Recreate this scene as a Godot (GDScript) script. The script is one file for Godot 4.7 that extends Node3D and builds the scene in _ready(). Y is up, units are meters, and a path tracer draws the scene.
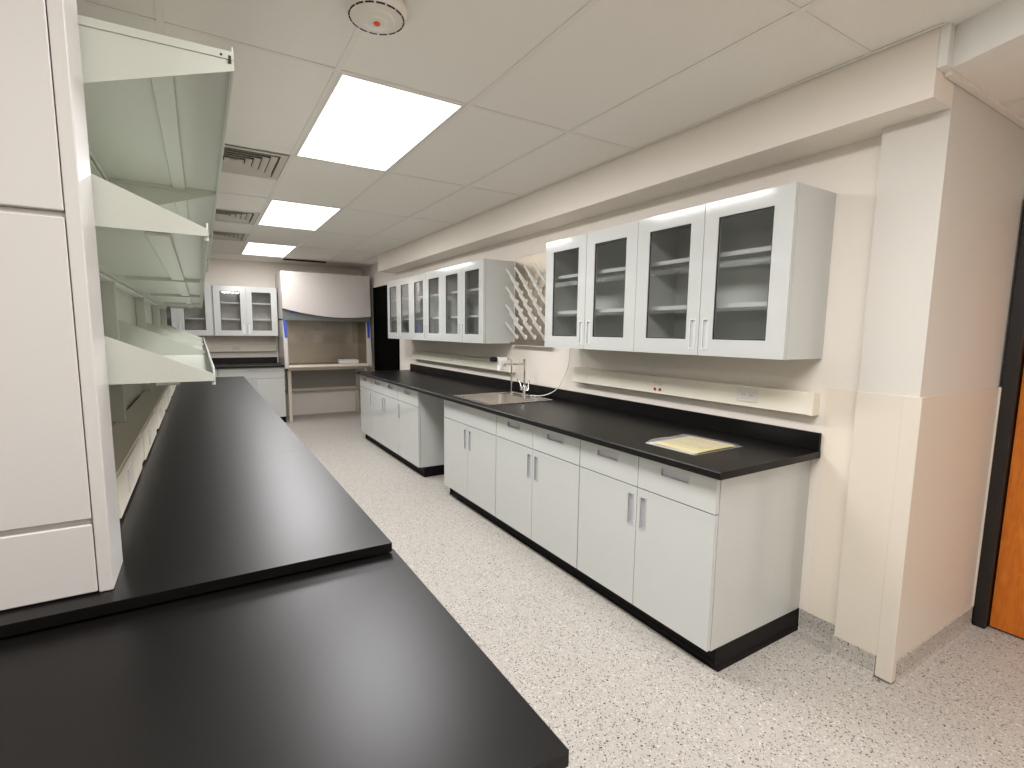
extends Node3D
# A laboratory room. x: across, towards the sink counter; y: up; -z: down the room.

var M := {}
var used := {}

const WALL_X := 2.511      # counter wall
const BACK_Z := -9.12      # end wall
const CEIL_Y := 2.537

# ------------------------------------------------------------------ geometry helpers
func sts() -> SurfaceTool:
	var st := SurfaceTool.new()
	st.begin(Mesh.PRIMITIVE_TRIANGLES)
	return st

func tri(st: SurfaceTool, a: Vector3, b: Vector3, c: Vector3, n: Vector3) -> void:
	if (b - a).cross(c - a).dot(n) > 0.0:
		var t := b
		b = c
		c = t
	for p in [a, b, c]:
		st.set_normal(n)
		st.add_vertex(p)

func quad(st: SurfaceTool, a: Vector3, b: Vector3, c: Vector3, d: Vector3, n: Vector3) -> void:
	tri(st, a, b, c, n)
	tri(st, a, c, d, n)

func flat(st: SurfaceTool, a: Vector3, b: Vector3, c: Vector3, d: Vector3, away: Vector3) -> void:
	# a quad whose normal points away from a point inside the solid
	var n := (b - a).cross(c - a).normalized()
	if n.dot((a + b + c + d) / 4.0 - away) < 0.0:
		n = -n
	quad(st, a, b, c, d, n)

func box(st: SurfaceTool, lo: Vector3, hi: Vector3, ch := 0.0) -> void:
	var c := (lo + hi) / 2.0
	var h := (hi - lo).abs() / 2.0
	ch = minf(ch, minf(h.x, minf(h.y, h.z)) * 0.9)
	var axes := [Vector3.RIGHT, Vector3.UP, Vector3.BACK]
	for i in 3:
		var j := (i + 1) % 3
		var k := (i + 2) % 3
		for s in [-1.0, 1.0]:
			var n: Vector3 = axes[i] * s
			var o: Vector3 = c + n * h[i]
			var u: Vector3 = axes[j] * (h[j] - ch)
			var v: Vector3 = axes[k] * (h[k] - ch)
			quad(st, o - u - v, o + u - v, o + u + v, o - u + v, n)
	if ch <= 0.0:
		return
	for i in 3:
		var j := (i + 1) % 3
		var k := (i + 2) % 3
		for sj in [-1.0, 1.0]:
			for sk in [-1.0, 1.0]:
				var w: Vector3 = axes[i] * (h[i] - ch)
				var a: Vector3 = c + axes[j] * sj * h[j] + axes[k] * sk * (h[k] - ch)
				var b: Vector3 = c + axes[j] * sj * (h[j] - ch) + axes[k] * sk * h[k]
				quad(st, a - w, a + w, b + w, b - w, (axes[j] * sj + axes[k] * sk).normalized())
	for sx in [-1.0, 1.0]:
		for sy in [-1.0, 1.0]:
			for sz in [-1.0, 1.0]:
				var g := Vector3(sx, sy, sz)
				var p := c + g * (h - Vector3(ch, ch, ch))
				tri(st, p + Vector3(sx * ch, 0, 0), p + Vector3(0, sy * ch, 0), p + Vector3(0, 0, sz * ch), g.normalized())

func extrude(st: SurfaceTool, pts: Array, along: Vector3) -> void:
	# pts: planar polygon in space, swept along a vector
	var n := along.normalized()
	var ux: Vector3 = ((pts[1] as Vector3) - (pts[0] as Vector3)).normalized()
	var uy := n.cross(ux)
	var flat2 := PackedVector2Array()
	for p in pts:
		flat2.append(Vector2(p.dot(ux), p.dot(uy)))
	var ids := Geometry2D.triangulate_polygon(flat2)
	for t in range(0, ids.size(), 3):
		var a: Vector3 = pts[ids[t]]
		var b: Vector3 = pts[ids[t + 1]]
		var c: Vector3 = pts[ids[t + 2]]
		tri(st, a, b, c, -n)
		tri(st, a + along, b + along, c + along, n)
	var area := 0.0
	for i in flat2.size():
		area += flat2[i].cross(flat2[(i + 1) % flat2.size()])
	for i in pts.size():
		var a: Vector3 = pts[i]
		var b: Vector3 = pts[(i + 1) % pts.size()]
		var e := (b - a).normalized()
		var out := e.cross(n) * signf(area)
		quad(st, a, b, b + along, a + along, out)

func holed(st: SurfaceTool, T: Transform3D, u0: float, u1: float, v0: float, v1: float, holes: Array, d0: float, d1: float) -> void:
	# a slab of thickness d0..d1 in the frame T (u, v, n), with rectangular holes [u0, v0, u1, v1]
	var us := [u0, u1]
	var vs := [v0, v1]
	for h in holes:
		us.append(h[0]); us.append(h[2]); vs.append(h[1]); vs.append(h[3])
	us.sort()
	vs.sort()
	var solid := func(a: int, b: int) -> bool:
		if a < 0 or b < 0 or a >= us.size() - 1 or b >= vs.size() - 1:
			return false
		var cu: float = (us[a] + us[a + 1]) / 2.0
		var cv: float = (vs[b] + vs[b + 1]) / 2.0
		for h in holes:
			if cu > h[0] and cu < h[2] and cv > h[1] and cv < h[3]:
				return false
		return us[a + 1] - us[a] > 1e-6 and vs[b + 1] - vs[b] > 1e-6
	for a in us.size() - 1:
		for b in vs.size() - 1:
			if not solid.call(a, b):
				continue
			var x0: float = us[a]
			var x1: float = us[a + 1]
			var y0: float = vs[b]
			var y1: float = vs[b + 1]
			var P := func(x: float, y: float, z: float) -> Vector3: return T * Vector3(x, y, z)
			quad(st, P.call(x0, y0, d1), P.call(x1, y0, d1), P.call(x1, y1, d1), P.call(x0, y1, d1), T.basis.z)
			quad(st, P.call(x0, y0, d0), P.call(x1, y0, d0), P.call(x1, y1, d0), P.call(x0, y1, d0), -T.basis.z)
			if not solid.call(a - 1, b):
				quad(st, P.call(x0, y0, d0), P.call(x0, y1, d0), P.call(x0, y1, d1), P.call(x0, y0, d1), -T.basis.x)
			if not solid.call(a + 1, b):
				quad(st, P.call(x1, y0, d0), P.call(x1, y1, d0), P.call(x1, y1, d1), P.call(x1, y0, d1), T.basis.x)
			if not solid.call(a, b - 1):
				quad(st, P.call(x0, y0, d0), P.call(x1, y0, d0), P.call(x1, y0, d1), P.call(x0, y0, d1), -T.basis.y)
			if not solid.call(a, b + 1):
				quad(st, P.call(x0, y1, d0), P.call(x1, y1, d0), P.call(x1, y1, d1), P.call(x0, y1, d1), T.basis.y)

func tube(st: SurfaceTool, pts: Array, r, seg := 10) -> void:
	# a round rod along points; r: one radius or one per point
	var rings := []
	var up := Vector3.UP
	for i in pts.size():
		var a: Vector3 = pts[maxi(i - 1, 0)]
		var b: Vector3 = pts[mini(i + 1, pts.size() - 1)]
		var d := (b - a).normalized()
		if absf(d.dot(up)) > 0.95:
			up = Vector3.RIGHT if absf(d.x) < 0.8 else Vector3.BACK
		var u := d.cross(up).normalized()
		var v := u.cross(d).normalized()
		up = v
		var rad: float = r[i] if r is Array else r
		var ring := []
		for k in seg:
			var an := TAU * k / seg
			ring.append([(pts[i] as Vector3) + (u * cos(an) + v * sin(an)) * rad, u * cos(an) + v * sin(an)])
		rings.append(ring)
	for i in rings.size() - 1:
		for k in seg:
			var k2 := (k + 1) % seg
			smooth4(st, rings[i][k], rings[i][k2], rings[i + 1][k2], rings[i + 1][k])
	for e in [0, rings.size() - 1]:
		var o: Vector3 = pts[e]
		var n: Vector3 = ((pts[1] as Vector3) - (pts[0] as Vector3)).normalized() * -1.0 if e == 0 else ((pts[e] as Vector3) - (pts[e - 1] as Vector3)).normalized()
		for k in seg:
			tri(st, o, rings[e][k][0], rings[e][(k + 1) % seg][0], n)

func smooth4(st: SurfaceTool, a: Array, b: Array, c: Array, d: Array) -> void:
	var n: Vector3 = a[1] + b[1] + c[1] + d[1]
	for t in [[a, b, c], [a, c, d]]:
		var o: Array = t
		if ((o[1][0] as Vector3) - (o[0][0] as Vector3)).cross((o[2][0] as Vector3) - (o[0][0] as Vector3)).dot(n) > 0.0:
			o = [t[0], t[2], t[1]]
		for p in o:
			st.set_normal((p[1] as Vector3).normalized())
			st.add_vertex(p[0])

func lathe(st: SurfaceTool, o: Vector3, prof: Array, seg := 32, axis := Vector3.UP) -> void:
	# prof: [radius, height] pairs turned about an axis through o
	var side := axis.cross(Vector3.RIGHT if absf(axis.x) < 0.8 else Vector3.UP).normalized()
	var fwd := side.cross(axis).normalized()
	for i in prof.size() - 1:
		var dr: float = prof[i + 1][0] - prof[i][0]
		var dh: float = prof[i + 1][1] - prof[i][1]
		for k in seg:
			var four := []
			for w in [[i, k], [i, k + 1], [i + 1, k + 1], [i + 1, k]]:
				var an: float = TAU * w[1] / seg
				var rad := side * cos(an) + fwd * sin(an)
				four.append([o + rad * prof[w[0]][0] + axis * prof[w[0]][1], (rad * dh - axis * dr).normalized()])
			smooth4(st, four[0], four[1], four[2], four[3])

# ------------------------------------------------------------------ object helpers
func numbered(called: String, parent: Node) -> String:
	var key := "%d/%s" % [parent.get_instance_id(), called]
	var n: int = used.get(key, 0)
	used[key] = n + 1
	return called if n == 0 else "%s_%03d" % [called, n]

func put(called: String, st: SurfaceTool, mat: Material, parent: Node = self) -> MeshInstance3D:
	var o := MeshInstance3D.new()
	o.mesh = st.commit()
	o.material_override = mat
	o.name = numbered(called, parent)
	o.cast_shadow = GeometryInstance3D.SHADOW_CASTING_SETTING_ON
	parent.add_child(o, true)
	return o

func put_box(called: String, lo: Vector3, hi: Vector3, mat: Material, parent: Node = self, ch := 0.0) -> MeshInstance3D:
	var st := sts()
	box(st, lo, hi, ch)
	return put(called, st, mat, parent)

func tag(o: Node, label: String, category: String, group := "") -> Node:
	o.set_meta("label", label)
	o.set_meta("category", category)
	if group:
		o.set_meta("group", group)
	return o

func thing(called: String, label: String, category: String, at := Vector3.ZERO, turn := 0.0, group := "") -> Node3D:
	var o := Node3D.new()
	o.name = numbered(called, self)
	add_child(o, true)
	o.position = at
	o.rotation.y = turn
	tag(o, label, category, group)
	return o

func setting(o: Node, label: String, category: String) -> Node:
	o.set_meta("kind", "structure")
	return tag(o, label, category)

func setting_node(called: String, label: String, category: String) -> Node3D:
	var o := Node3D.new()
	o.name = numbered(called, self)
	add_child(o, true)
	setting(o, label, category)
	return o

func paint(c: Color, rough: float, metal := 0.0, spec := 0.5) -> StandardMaterial3D:
	var m := StandardMaterial3D.new()
	m.albedo_color = c
	m.roughness = rough
	m.metallic = metal
	m.metallic_specular = spec
	return m

func rgb(r: int, g: int, b: int) -> Color:
	return Color8(r, g, b)

# ------------------------------------------------------------------ materials
func noise_tex(freq: float, size: int, normal: bool, strength := 4.0, octaves := 3, sd := 3) -> NoiseTexture2D:
	var n := FastNoiseLite.new()
	n.noise_type = FastNoiseLite.TYPE_SIMPLEX_SMOOTH
	n.seed = sd
	n.frequency = freq
	n.fractal_octaves = octaves
	var t := NoiseTexture2D.new()
	t.width = size
	t.height = size
	t.seamless = true
	t.noise = n
	t.as_normal_map = normal
	t.bump_strength = strength
	return t

func chip_floor() -> ImageTexture:
	# seamless sheet flooring scattered with small coloured chips
	var S := 2048
	var rng := RandomNumberGenerator.new()
	rng.seed = 77
	var data := PackedByteArray()
	data.resize(S * S * 3)
	for i in S * S:
		data[i * 3] = 203
		data[i * 3 + 1] = 197
		data[i * 3 + 2] = 188
	var light_chips := [[222, 217, 209], [209, 203, 194], [192, 186, 177], [214, 207, 196], [231, 227, 220], [199, 192, 182], [184, 178, 170]]
	var dark_chips := [[58, 54, 52], [88, 82, 76], [42, 39, 40], [120, 110, 98], [136, 114, 86], [104, 100, 100], [146, 138, 130], [74, 72, 78]]
	for pass_no in 2:
		var count := 60000 if pass_no == 0 else 27000
		for n in count:
			var c: Array = light_chips[rng.randi() % light_chips.size()] if pass_no == 0 else dark_chips[rng.randi() % dark_chips.size()]
			var cx := rng.randi() % S
			var cy := rng.randi() % S
			var big := rng.randf()
			var ra := 2.0 + 5.0 * big * big if pass_no == 0 else 1.5 + 3.8 * big * big * big
			var rb := ra * rng.randf_range(0.4, 0.95)
			var an := rng.randf() * PI
			var ca := cos(an)
			var sa := sin(an)
			var jit := rng.randi_range(-7, 7)
			var r := int(ceil(ra))
			for dy in range(-r, r + 1):
				for dx in range(-r, r + 1):
					var u := (dx * ca + dy * sa) / ra
					var v := (dy * ca - dx * sa) / rb
					if absf(u) + absf(v) * 0.7 > 1.0 or absf(v) > 0.9:
						continue
					var at := (((cy + dy) & 2047) * S + ((cx + dx) & 2047)) * 3
					data[at] = clampi(c[0] + jit, 0, 255)
					data[at + 1] = clampi(c[1] + jit, 0, 255)
					data[at + 2] = clampi(c[2] + jit, 0, 255)
	var img := Image.create_from_data(S, S, false, Image.FORMAT_RGB8, data)
	return ImageTexture.create_from_image(img)

func make_materials() -> void:
	M.wall = paint(rgb(238, 230, 219), 0.62)
	M.wall.normal_enabled = true
	M.wall.normal_texture = noise_tex(0.08, 256, true, 2.0)
	M.wall.normal_scale = 0.15
	M.wall.uv1_triplanar = true
	M.wall.uv1_world_triplanar = true
	M.wall.uv1_scale = Vector3(2.5, 2.5, 2.5)
	M.column = paint(rgb(216, 211, 202), 0.6)
	M.wainscot_wall = paint(rgb(238, 228, 211), 0.45)
	M.wainscot = paint(rgb(221, 212, 197), 0.42)
	M.header = paint(rgb(240, 239, 233), 0.5)
	M.tile = paint(rgb(246, 242, 234), 0.9, 0.0, 0.2)
	M.tile.normal_enabled = true
	M.tile.normal_texture = noise_tex(0.25, 256, true, 5.0, 2, 9)
	M.tile.normal_scale = 0.3
	M.tile.uv1_triplanar = true
	M.tile.uv1_world_triplanar = true
	M.tile.uv1_scale = Vector3(4, 4, 4)
	M.grid = paint(rgb(240, 236, 228), 0.55)
	M.plenum = paint(rgb(60, 58, 54), 0.9)
	M.floor = paint(rgb(232, 232, 232), 0.45)
	M.floor.albedo_texture = chip_floor()
	M.floor.uv1_triplanar = true
	M.floor.uv1_world_triplanar = true
	M.floor.uv1_scale = Vector3(0.55, 0.55, 0.55)
	M.cabinet = paint(rgb(202, 204, 200), 0.1)
	M.cabinet_in = paint(rgb(200, 206, 198), 0.45)
	M.shelf_paint = paint(rgb(199, 202, 191), 0.3)
	M.unit = paint(rgb(208, 205, 200), 0.3)
	M.black_top = paint(rgb(15, 13, 12), 0.34, 0.0, 0.36)
	M.kick = paint(rgb(17, 15, 14), 0.5, 0.0, 0.3)
	M.pull = paint(rgb(196, 197, 200), 0.38, 0.2)
	M.pull_white = paint(rgb(222, 224, 222), 0.35)
	M.steel = paint(rgb(240, 237, 232), 0.24, 1.0)
	M.steel_bowl = paint(rgb(226, 221, 214), 0.34, 1.0)
	M.steel_dull = paint(rgb(176, 166, 150), 0.42, 1.0)
	M.chrome = paint(rgb(225, 225, 225), 0.08, 1.0)
	M.glass = paint(Color(0.1, 0.12, 0.11, 0.06), 0.02)
	M.glass.transparency = BaseMaterial3D.TRANSPARENCY_ALPHA
	M.raceway = paint(rgb(250, 244, 226), 0.4)
	M.outlet = paint(rgb(236, 233, 226), 0.35)
	M.slot = paint(rgb(30, 29, 28), 0.6)
	M.red = paint(rgb(178, 28, 24), 0.35)
	M.orange = paint(rgb(226, 84, 40), 0.35)
	M.plastic = paint(rgb(232, 229, 226), 0.4)
	M.black_plastic = paint(rgb(18, 18, 18), 0.4)
	M.peg = paint(rgb(248, 245, 241), 0.45)
	M.hood = paint(rgb(208, 201, 195), 0.35)
	M.hood_grey = paint(rgb(112, 116, 114), 0.4)
	M.hood_blue = paint(rgb(40, 78, 178), 0.4)
	M.stand = paint(rgb(206, 196, 180), 0.45)
	M.panel_grey = paint(rgb(150, 146, 138), 0.5)
	M.void_black = paint(rgb(5, 5, 5), 0.7, 0.0, 0.1)
	M.frame_black = paint(rgb(22, 18, 16), 0.45)
	M.paper = paint(rgb(228, 212, 146), 0.7)
	M.paper_white = paint(rgb(228, 224, 212), 0.6)
	M.sleeve = paint(Color(0.93, 0.93, 0.93, 0.22), 0.12)
	M.sleeve.transparency = BaseMaterial3D.TRANSPARENCY_ALPHA
	M.hose = paint(rgb(226, 222, 214), 0.35)
	M.diffuser = paint(rgb(245, 245, 245), 0.5)
	M.diffuser.emission_enabled = true
	M.diffuser.emission = Color(1.0, 0.985, 0.99)
	M.diffuser.emission_energy_multiplier = 2.4
	M.vent = paint(rgb(206, 200, 188), 0.5)
	M.detector = paint(rgb(232, 226, 216), 0.4)
	# door veneer: stretched grain
	var n := FastNoiseLite.new()
	n.seed = 21
	n.frequency = 0.012
	n.fractal_octaves = 4
	n.domain_warp_enabled = true
	n.domain_warp_amplitude = 18.0
	var grain := NoiseTexture2D.new()
	grain.width = 512
	grain.height = 512
	grain.seamless = true
	grain.noise = n
	var ramp := Gradient.new()
	ramp.offsets = PackedFloat32Array([0.0, 0.35, 0.55, 1.0])
	ramp.colors = PackedColorArray([rgb(176, 88, 14), rgb(208, 116, 22), rgb(196, 102, 16), rgb(216, 128, 34)])
	grain.color_ramp = ramp
	M.wood = paint(Color.WHITE, 0.35)
	M.wood.albedo_texture = grain
	M.wood.uv1_triplanar = true
	M.wood.uv1_world_triplanar = true
	M.wood.uv1_scale = Vector3(2.4, 0.5, 2.4)

# ------------------------------------------------------------------ setting
func build_shell() -> void:
	var t := 0.12
	setting(put_box("floor", Vector3(-3.2, -0.1, BACK_Z - t), Vector3(3.6, 0, 3.52), M.floor), "pale grey sheet floor flecked with dark and tan chips", "floor")
	# walls
	var wr := setting_node("wall_right", "cream painted wall behind the long sink counter", "wall")
	put_box("wall_face", Vector3(WALL_X, 0, BACK_Z - t), Vector3(WALL_X + t, CEIL_Y + 0.1, -1.06), M.wall, wr)
	put_box("wainscot_panel", Vector3(WALL_X - 0.004, 0.1, -1.222), Vector3(WALL_X, 1.222, -1.058), M.wainscot_wall, wr)
	setting(put_box("wall_back", Vector3(-3.2, 0, BACK_Z - t), Vector3(WALL_X, CEIL_Y + 0.1, BACK_Z), M.wall), "cream end wall behind the fume cabinet", "wall")
	setting(put_box("wall_left", Vector3(-3.2, 0, BACK_Z), Vector3(-3.08, CEIL_Y + 0.1, 3.52), M.wall), "cream wall on the far side of the island bench", "wall")
	setting(put_box("wall_front", Vector3(-3.08, 0, 3.4), Vector3(3.6, CEIL_Y + 0.1, 3.52), M.wall), "cream wall behind the viewer", "wall")
	# column at the end of the counter, wainscot below
	var col := setting_node("wall_column", "square pinkish white column at the end of the counter wall", "column")
	put_box("column_upper", Vector3(2.424, 1.222, -1.055), Vector3(3.36, CEIL_Y + 0.1, -0.836), M.column, col)
	put_box("wainscot_panel", Vector3(2.416, 0.1, -1.055), Vector3(2.44, 1.224, -0.882), M.wainscot, col)
	put_box("wainscot_panel", Vector3(2.44, 0.1, -0.852), Vector3(3.30, 1.224, -0.828), M.wainscot, col)
	put_box("column_core", Vector3(2.43, 0, -1.05), Vector3(3.36, 1.222, -0.845), M.wainscot, col)
	put_box("corner_guard", Vector3(2.412, 0.012, -0.886), Vector3(2.45, 1.226, -0.824), M.wainscot, col, 0.002)
	put_box("edge_bead", Vector3(3.292, 0.1, -0.836), Vector3(3.304, 1.224, -0.822), M.wainscot, col, 0.002)
	# cove base turned up from the floor sheet
	for e in [["baseboard_right", Vector3(WALL_X - 0.008, 0.0, -1.256), Vector3(WALL_X + 0.001, 0.1, -1.056), Vector3(-1, 0, 0), "chip patterned cove base on the wall beside the counter end"], ["baseboard_column", Vector3(2.412, 0.0, -1.062), Vector3(2.43, 0.1, -0.888), Vector3(-1, 0, 0), "chip patterned cove base along the front of the column"], ["baseboard_entry", Vector3(2.452, 0.0, -0.846), Vector3(3.29, 0.1, -0.822), Vector3(0, 0, 1), "chip patterned cove base along the side of the column"]]:
		var st := sts()
		var lo: Vector3 = e[1]
		var hi: Vector3 = e[2]
		box(st, lo, hi)
		var prof := []
		if e[3].x < 0:
			prof = [Vector3(lo.x, 0, lo.z), Vector3(lo.x, 0.022, lo.z), Vector3(lo.x - 0.006, 0.007, lo.z), Vector3(lo.x - 0.022, 0.001, lo.z), Vector3(lo.x - 0.022, 0, lo.z)]
			extrude(st, prof, Vector3(0, 0, hi.z - lo.z))
		else:
			prof = [Vector3(lo.x, 0, hi.z), Vector3(lo.x, 0.022, hi.z), Vector3(lo.x, 0.007, hi.z + 0.006), Vector3(lo.x, 0.001, hi.z + 0.022), Vector3(lo.x, 0, hi.z + 0.022)]
			extrude(st, prof, Vector3(hi.x - lo.x, 0, 0))
		setting(put(e[0], st, M.floor), e[4], "baseboard")
	# boxed soffit over the counter
	setting(put_box("wall_soffit", Vector3(2.264, 2.306, -7.35), Vector3(WALL_X - 0.001, CEIL_Y + 0.06, -0.8365), M.wall), "cream boxed soffit under the ceiling above the glass cabinets", "soffit")
	# entry alcove: angled header, lower ceiling, door wall
	var d := Vector3(-0.342, 0, 0.94)
	var a := Vector3(2.312, 0, -0.81)
	var st := sts()
	var b := a + d * 2.0
	extrude(st, [a + Vector3(0, 2.402, 0), b + Vector3(0, 2.402, 0), b + Vector3(0, 2.63, 0), a + Vector3(0, 2.63, 0)], Vector3(0.09, 0, 0.033))
	box(st, Vector3(b.x, 2.402, b.z), Vector3(b.x + 0.09, 2.63, 3.4))
	box(st, Vector3(2.266, 2.402, -0.836), Vector3(2.36, 2.63, -0.808))
	setting(put("wall_header", st, M.header), "off white slanting header where the ceiling drops at the entry", "header")
	st = sts()
	var e0 := Vector3(2.325, 2.404, -0.828)
	extrude(st, [e0, Vector3(3.36, 2.404, -0.828), Vector3(3.36, 2.404, 3.4), Vector3(b.x + 0.09, 2.404, 3.4), Vector3(b.x + 0.09, 2.404, b.z)], Vector3(0, 0.05, 0))
	var ac := setting(put("ceiling_entry", st, M.tile), "lower cream ceiling over the entry by the column", "ceiling")
	put_box("edge_angle", Vector3(2.33, 2.39, -0.834), Vector3(3.36, 2.4035, -0.812), M.grid, ac)
	put_box("grid_bar", Vector3(2.83, 2.398, -0.81), Vector3(2.854, 2.4035, 3.4), M.grid, ac)
	var we := setting_node("wall_entry", "cream wall round the wooden entry door", "wall")
	put_box("wall_face", Vector3(3.36, 2.11, -1.05), Vector3(3.48, 2.64, 3.4), M.wall, we)
	put_box("wall_face", Vector3(3.36, 0, 0.24), Vector3(3.48, 2.11, 3.4), M.wall, we)
	var dr := setting_node("door_1", "orange brown veneered wooden door in a black frame", "door")
	put_box("jamb", Vector3(3.305, 0.001, -0.826), Vector3(3.4, 2.11, -0.772), M.frame_black, dr, 0.003)
	put_box("jamb", Vector3(3.305, 0.001, 0.19), Vector3(3.4, 2.11, 0.238), M.frame_black, dr, 0.003)
	put_box("head_jamb", Vector3(3.305, 2.06, -0.772), Vector3(3.4, 2.108, 0.19), M.frame_black, dr, 0.003)
	put_box("door_leaf", Vector3(3.345, 0.012, -0.767), Vector3(3.388, 2.055, 0.185), M.wood, dr, 0.002)
	# dark doorway far down the counter wall
	var db := setting_node("door_2", "black door in the counter wall beside the fume cabinet", "door")
	put_box("door_leaf", Vector3(WALL_X - 0.02, 0.002, -8.30), Vector3(WALL_X - 0.001, 2.12, -7.22), M.void_black, db, 0.002)
	put_box("frame", Vector3(WALL_X - 0.03, 0.002, -8.36), Vector3(WALL_X - 0.001, 2.155, -8.302), M.void_black, db, 0.002)
	put_box("frame", Vector3(WALL_X - 0.03, 0.002, -7.218), Vector3(WALL_X - 0.001, 2.155, -7.17), M.void_black, db, 0.002)
	put_box("frame", Vector3(WALL_X - 0.03, 2.122, -8.301), Vector3(WALL_X - 0.001, 2.155, -7.219), M.void_black, db, 0.002)

func build_ceiling() -> void:
	var c := setting_node("ceiling", "grey white lay-in tile ceiling with a thin metal grid", "ceiling")
	put_box("deck", Vector3(-3.2, 2.66, BACK_Z), Vector3(3.6, 2.74, 3.4), M.plenum, c)
	var xs := []
	var x := 0.545 - 0.61 * 6
	while x < 2.3:
		xs.append(x)
		x += 0.61
	# lines at ..., 0.545, 1.155, 1.765; the soffit cuts the last row
	var zs := []
	var z := -2.27 + 1.22 * 5
	while z > BACK_Z - 1.3:
		zs.append(z)
		z -= 1.22
	var lamps := [-2.27, -4.71, -7.15, 0.17]
	var vents := [[-0.065, -3.49], [-0.065, -5.32], [-0.065, -6.54]]
	for i in xs.size():
		var x0: float = maxf(xs[i], -3.08)
		var x1: float = minf(xs[i] + 0.61, 2.262)
		if x1 <= x0:
			continue
		for j in zs.size():
			var z1: float = minf(zs[j], 3.4)
			var z0: float = maxf(zs[j] - 1.22, BACK_Z)
			if z1 <= z0:
				continue
			var lamp := false
			for l in lamps:
				if absf(xs[i] - 0.545) < 0.01 and absf(zs[j] - l) < 0.01 or absf(xs[i] + 1.895) < 0.01 and absf(zs[j] - 0.17) < 0.01:
					lamp = true
			if lamp:
				continue
			var parts := [[z0, z1]]
			for v in vents:
				if absf(xs[i] - v[0]) < 0.01 and v[1] <= zs[j] + 0.01 and v[1] - 0.61 >= zs[j] - 1.22 - 0.01:
					parts = []
					if z1 - v[1] > 0.05:
						parts.append([v[1] + 0.0, z1])
					if v[1] - 0.61 - z0 > 0.05:
						parts.append([z0, v[1] - 0.61])
			for p in parts:
				put_box("tile", Vector3(x0 + 0.002, CEIL_Y + 0.002, p[0] + 0.002), Vector3(x1 - 0.002, CEIL_Y + 0.018, p[1] - 0.002), M.tile, c)
	for xx in xs:
		if xx > -3.0 and xx < 2.2:
			put_box("grid_bar", Vector3(xx - 0.012, CEIL_Y - 0.002, BACK_Z), Vector3(xx + 0.012, CEIL_Y + 0.0015, 3.4), M.grid, c)
	for zz in zs:
		if zz > BACK_Z and zz < 3.3:
			put_box("cross_bar", Vector3(-3.08, CEIL_Y - 0.0012, zz - 0.012), Vector3(2.258, CEIL_Y + 0.001, zz + 0.012), M.grid, c)
	for v in vents:
		for zz in [v[1], v[1] - 0.61]:
			put_box("cross_bar", Vector3(v[0] + 0.012, CEIL_Y - 0.0012, zz - 0.01), Vector3(v[0] + 0.598, CEIL_Y + 0.001, zz + 0.01), M.grid, c)
	put_box("edge_angle", Vector3(2.243, CEIL_Y - 0.0022, -7.35), Vector3(2.259, CEIL_Y - 0.0004, -0.822), M.grid, c)
	var cut := sts()
	extrude(cut, [Vector3(2.2605, CEIL_Y + 0.002, -0.834), Vector3(2.318, CEIL_Y + 0.002, -0.834), Vector3(2.2605, CEIL_Y + 0.002, -0.664)], Vector3(0, 0.016, 0))
	put("tile", cut, M.tile, c)
	put_box("tile", Vector3(2.264, CEIL_Y + 0.002, BACK_Z), Vector3(WALL_X, CEIL_Y + 0.018, -7.352), M.tile, c)
	# lights
	var said := ["bright white square ceiling light panel nearest the smoke detector", "middle white ceiling light panel of the row of three", "white ceiling light panel farthest down the room before the fume cabinet", "white ceiling light panel over the near bench end"]
	for k in 4:
		ceiling_light(Vector3(0.85, CEIL_Y, lamps[k] - 0.61), said[k], 0.56 if k == 2 else 1.0)
	ceiling_light(Vector3(-1.59, CEIL_Y, -0.44), "white ceiling light panel over the aisle beyond the island bench", 0.9)
	ceiling_light(Vector3(2.45, 2.402, 1.9), "white ceiling light panel over the entry by the wooden door", 0.7)
	var vsaid := ["nested square ceiling air vent beside the nearest light panel", "nested square ceiling air vent beside the middle light panel", "nested square ceiling air vent beside the farthest light panel"]
	for k in 3:
		air_vent(Vector3(vents[k][0] + 0.305, CEIL_Y, vents[k][1] - 0.305), vsaid[k])
	# slot diffuser over the fume cabinet
	var s := thing("slot_vent", "long black slot air vent in the ceiling above fume cabinet", "vent", Vector3(1.46, CEIL_Y, -8.5))
	put_box("slot", Vector3(-0.3, -0.010, -0.045), Vector3(0.3, -0.0045, 0.045), M.slot, s)
	for q in [-1, 1]:
		put_box("frame", Vector3(-0.32, -0.014, q * 0.055 - 0.008), Vector3(0.32, -0.003, q * 0.055 + 0.008), M.slot, s, 0.002)
	for q in [-0.015, 0.015]:
		put_box("blade", Vector3(-0.3, -0.014, q - 0.003), Vector3(0.3, -0.0105, q + 0.003), M.slot, s)

func ceiling_light(at: Vector3, label: String, share := 1.0) -> void:
	var o := thing("ceiling_light", label, "ceiling light", at, 0.0, "recessed ceiling light panels")
	var st := sts()
	var T := Transform3D(Basis(Vector3(1, 0, 0), Vector3(0, 0, 1), Vector3(0, -1, 0)), Vector3.ZERO)
	holed(st, T, -0.291, 0.291, -0.596, 0.596, [[-0.278, -0.584, 0.278, 0.584]], -0.03, 0.0005)
	put("frame", st, M.grid, o)
	put_box("diffuser", Vector3(-0.277, 0.002, -0.583), Vector3(0.277, 0.008, 0.583), M.diffuser, o)
	var l := AreaLight3D.new()
	l.name = "lamp"
	l.area_size = Vector2(0.54, 1.15)
	l.light_energy = LIGHT * share
	l.light_color = Color(1.0, 0.995, 1.0)
	l.area_range = 20.0
	l.area_attenuation = 2.0
	l.shadow_enabled = true
	l.position = Vector3(0, -0.004, 0)
	l.rotation.x = -PI / 2
	o.add_child(l)

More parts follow.
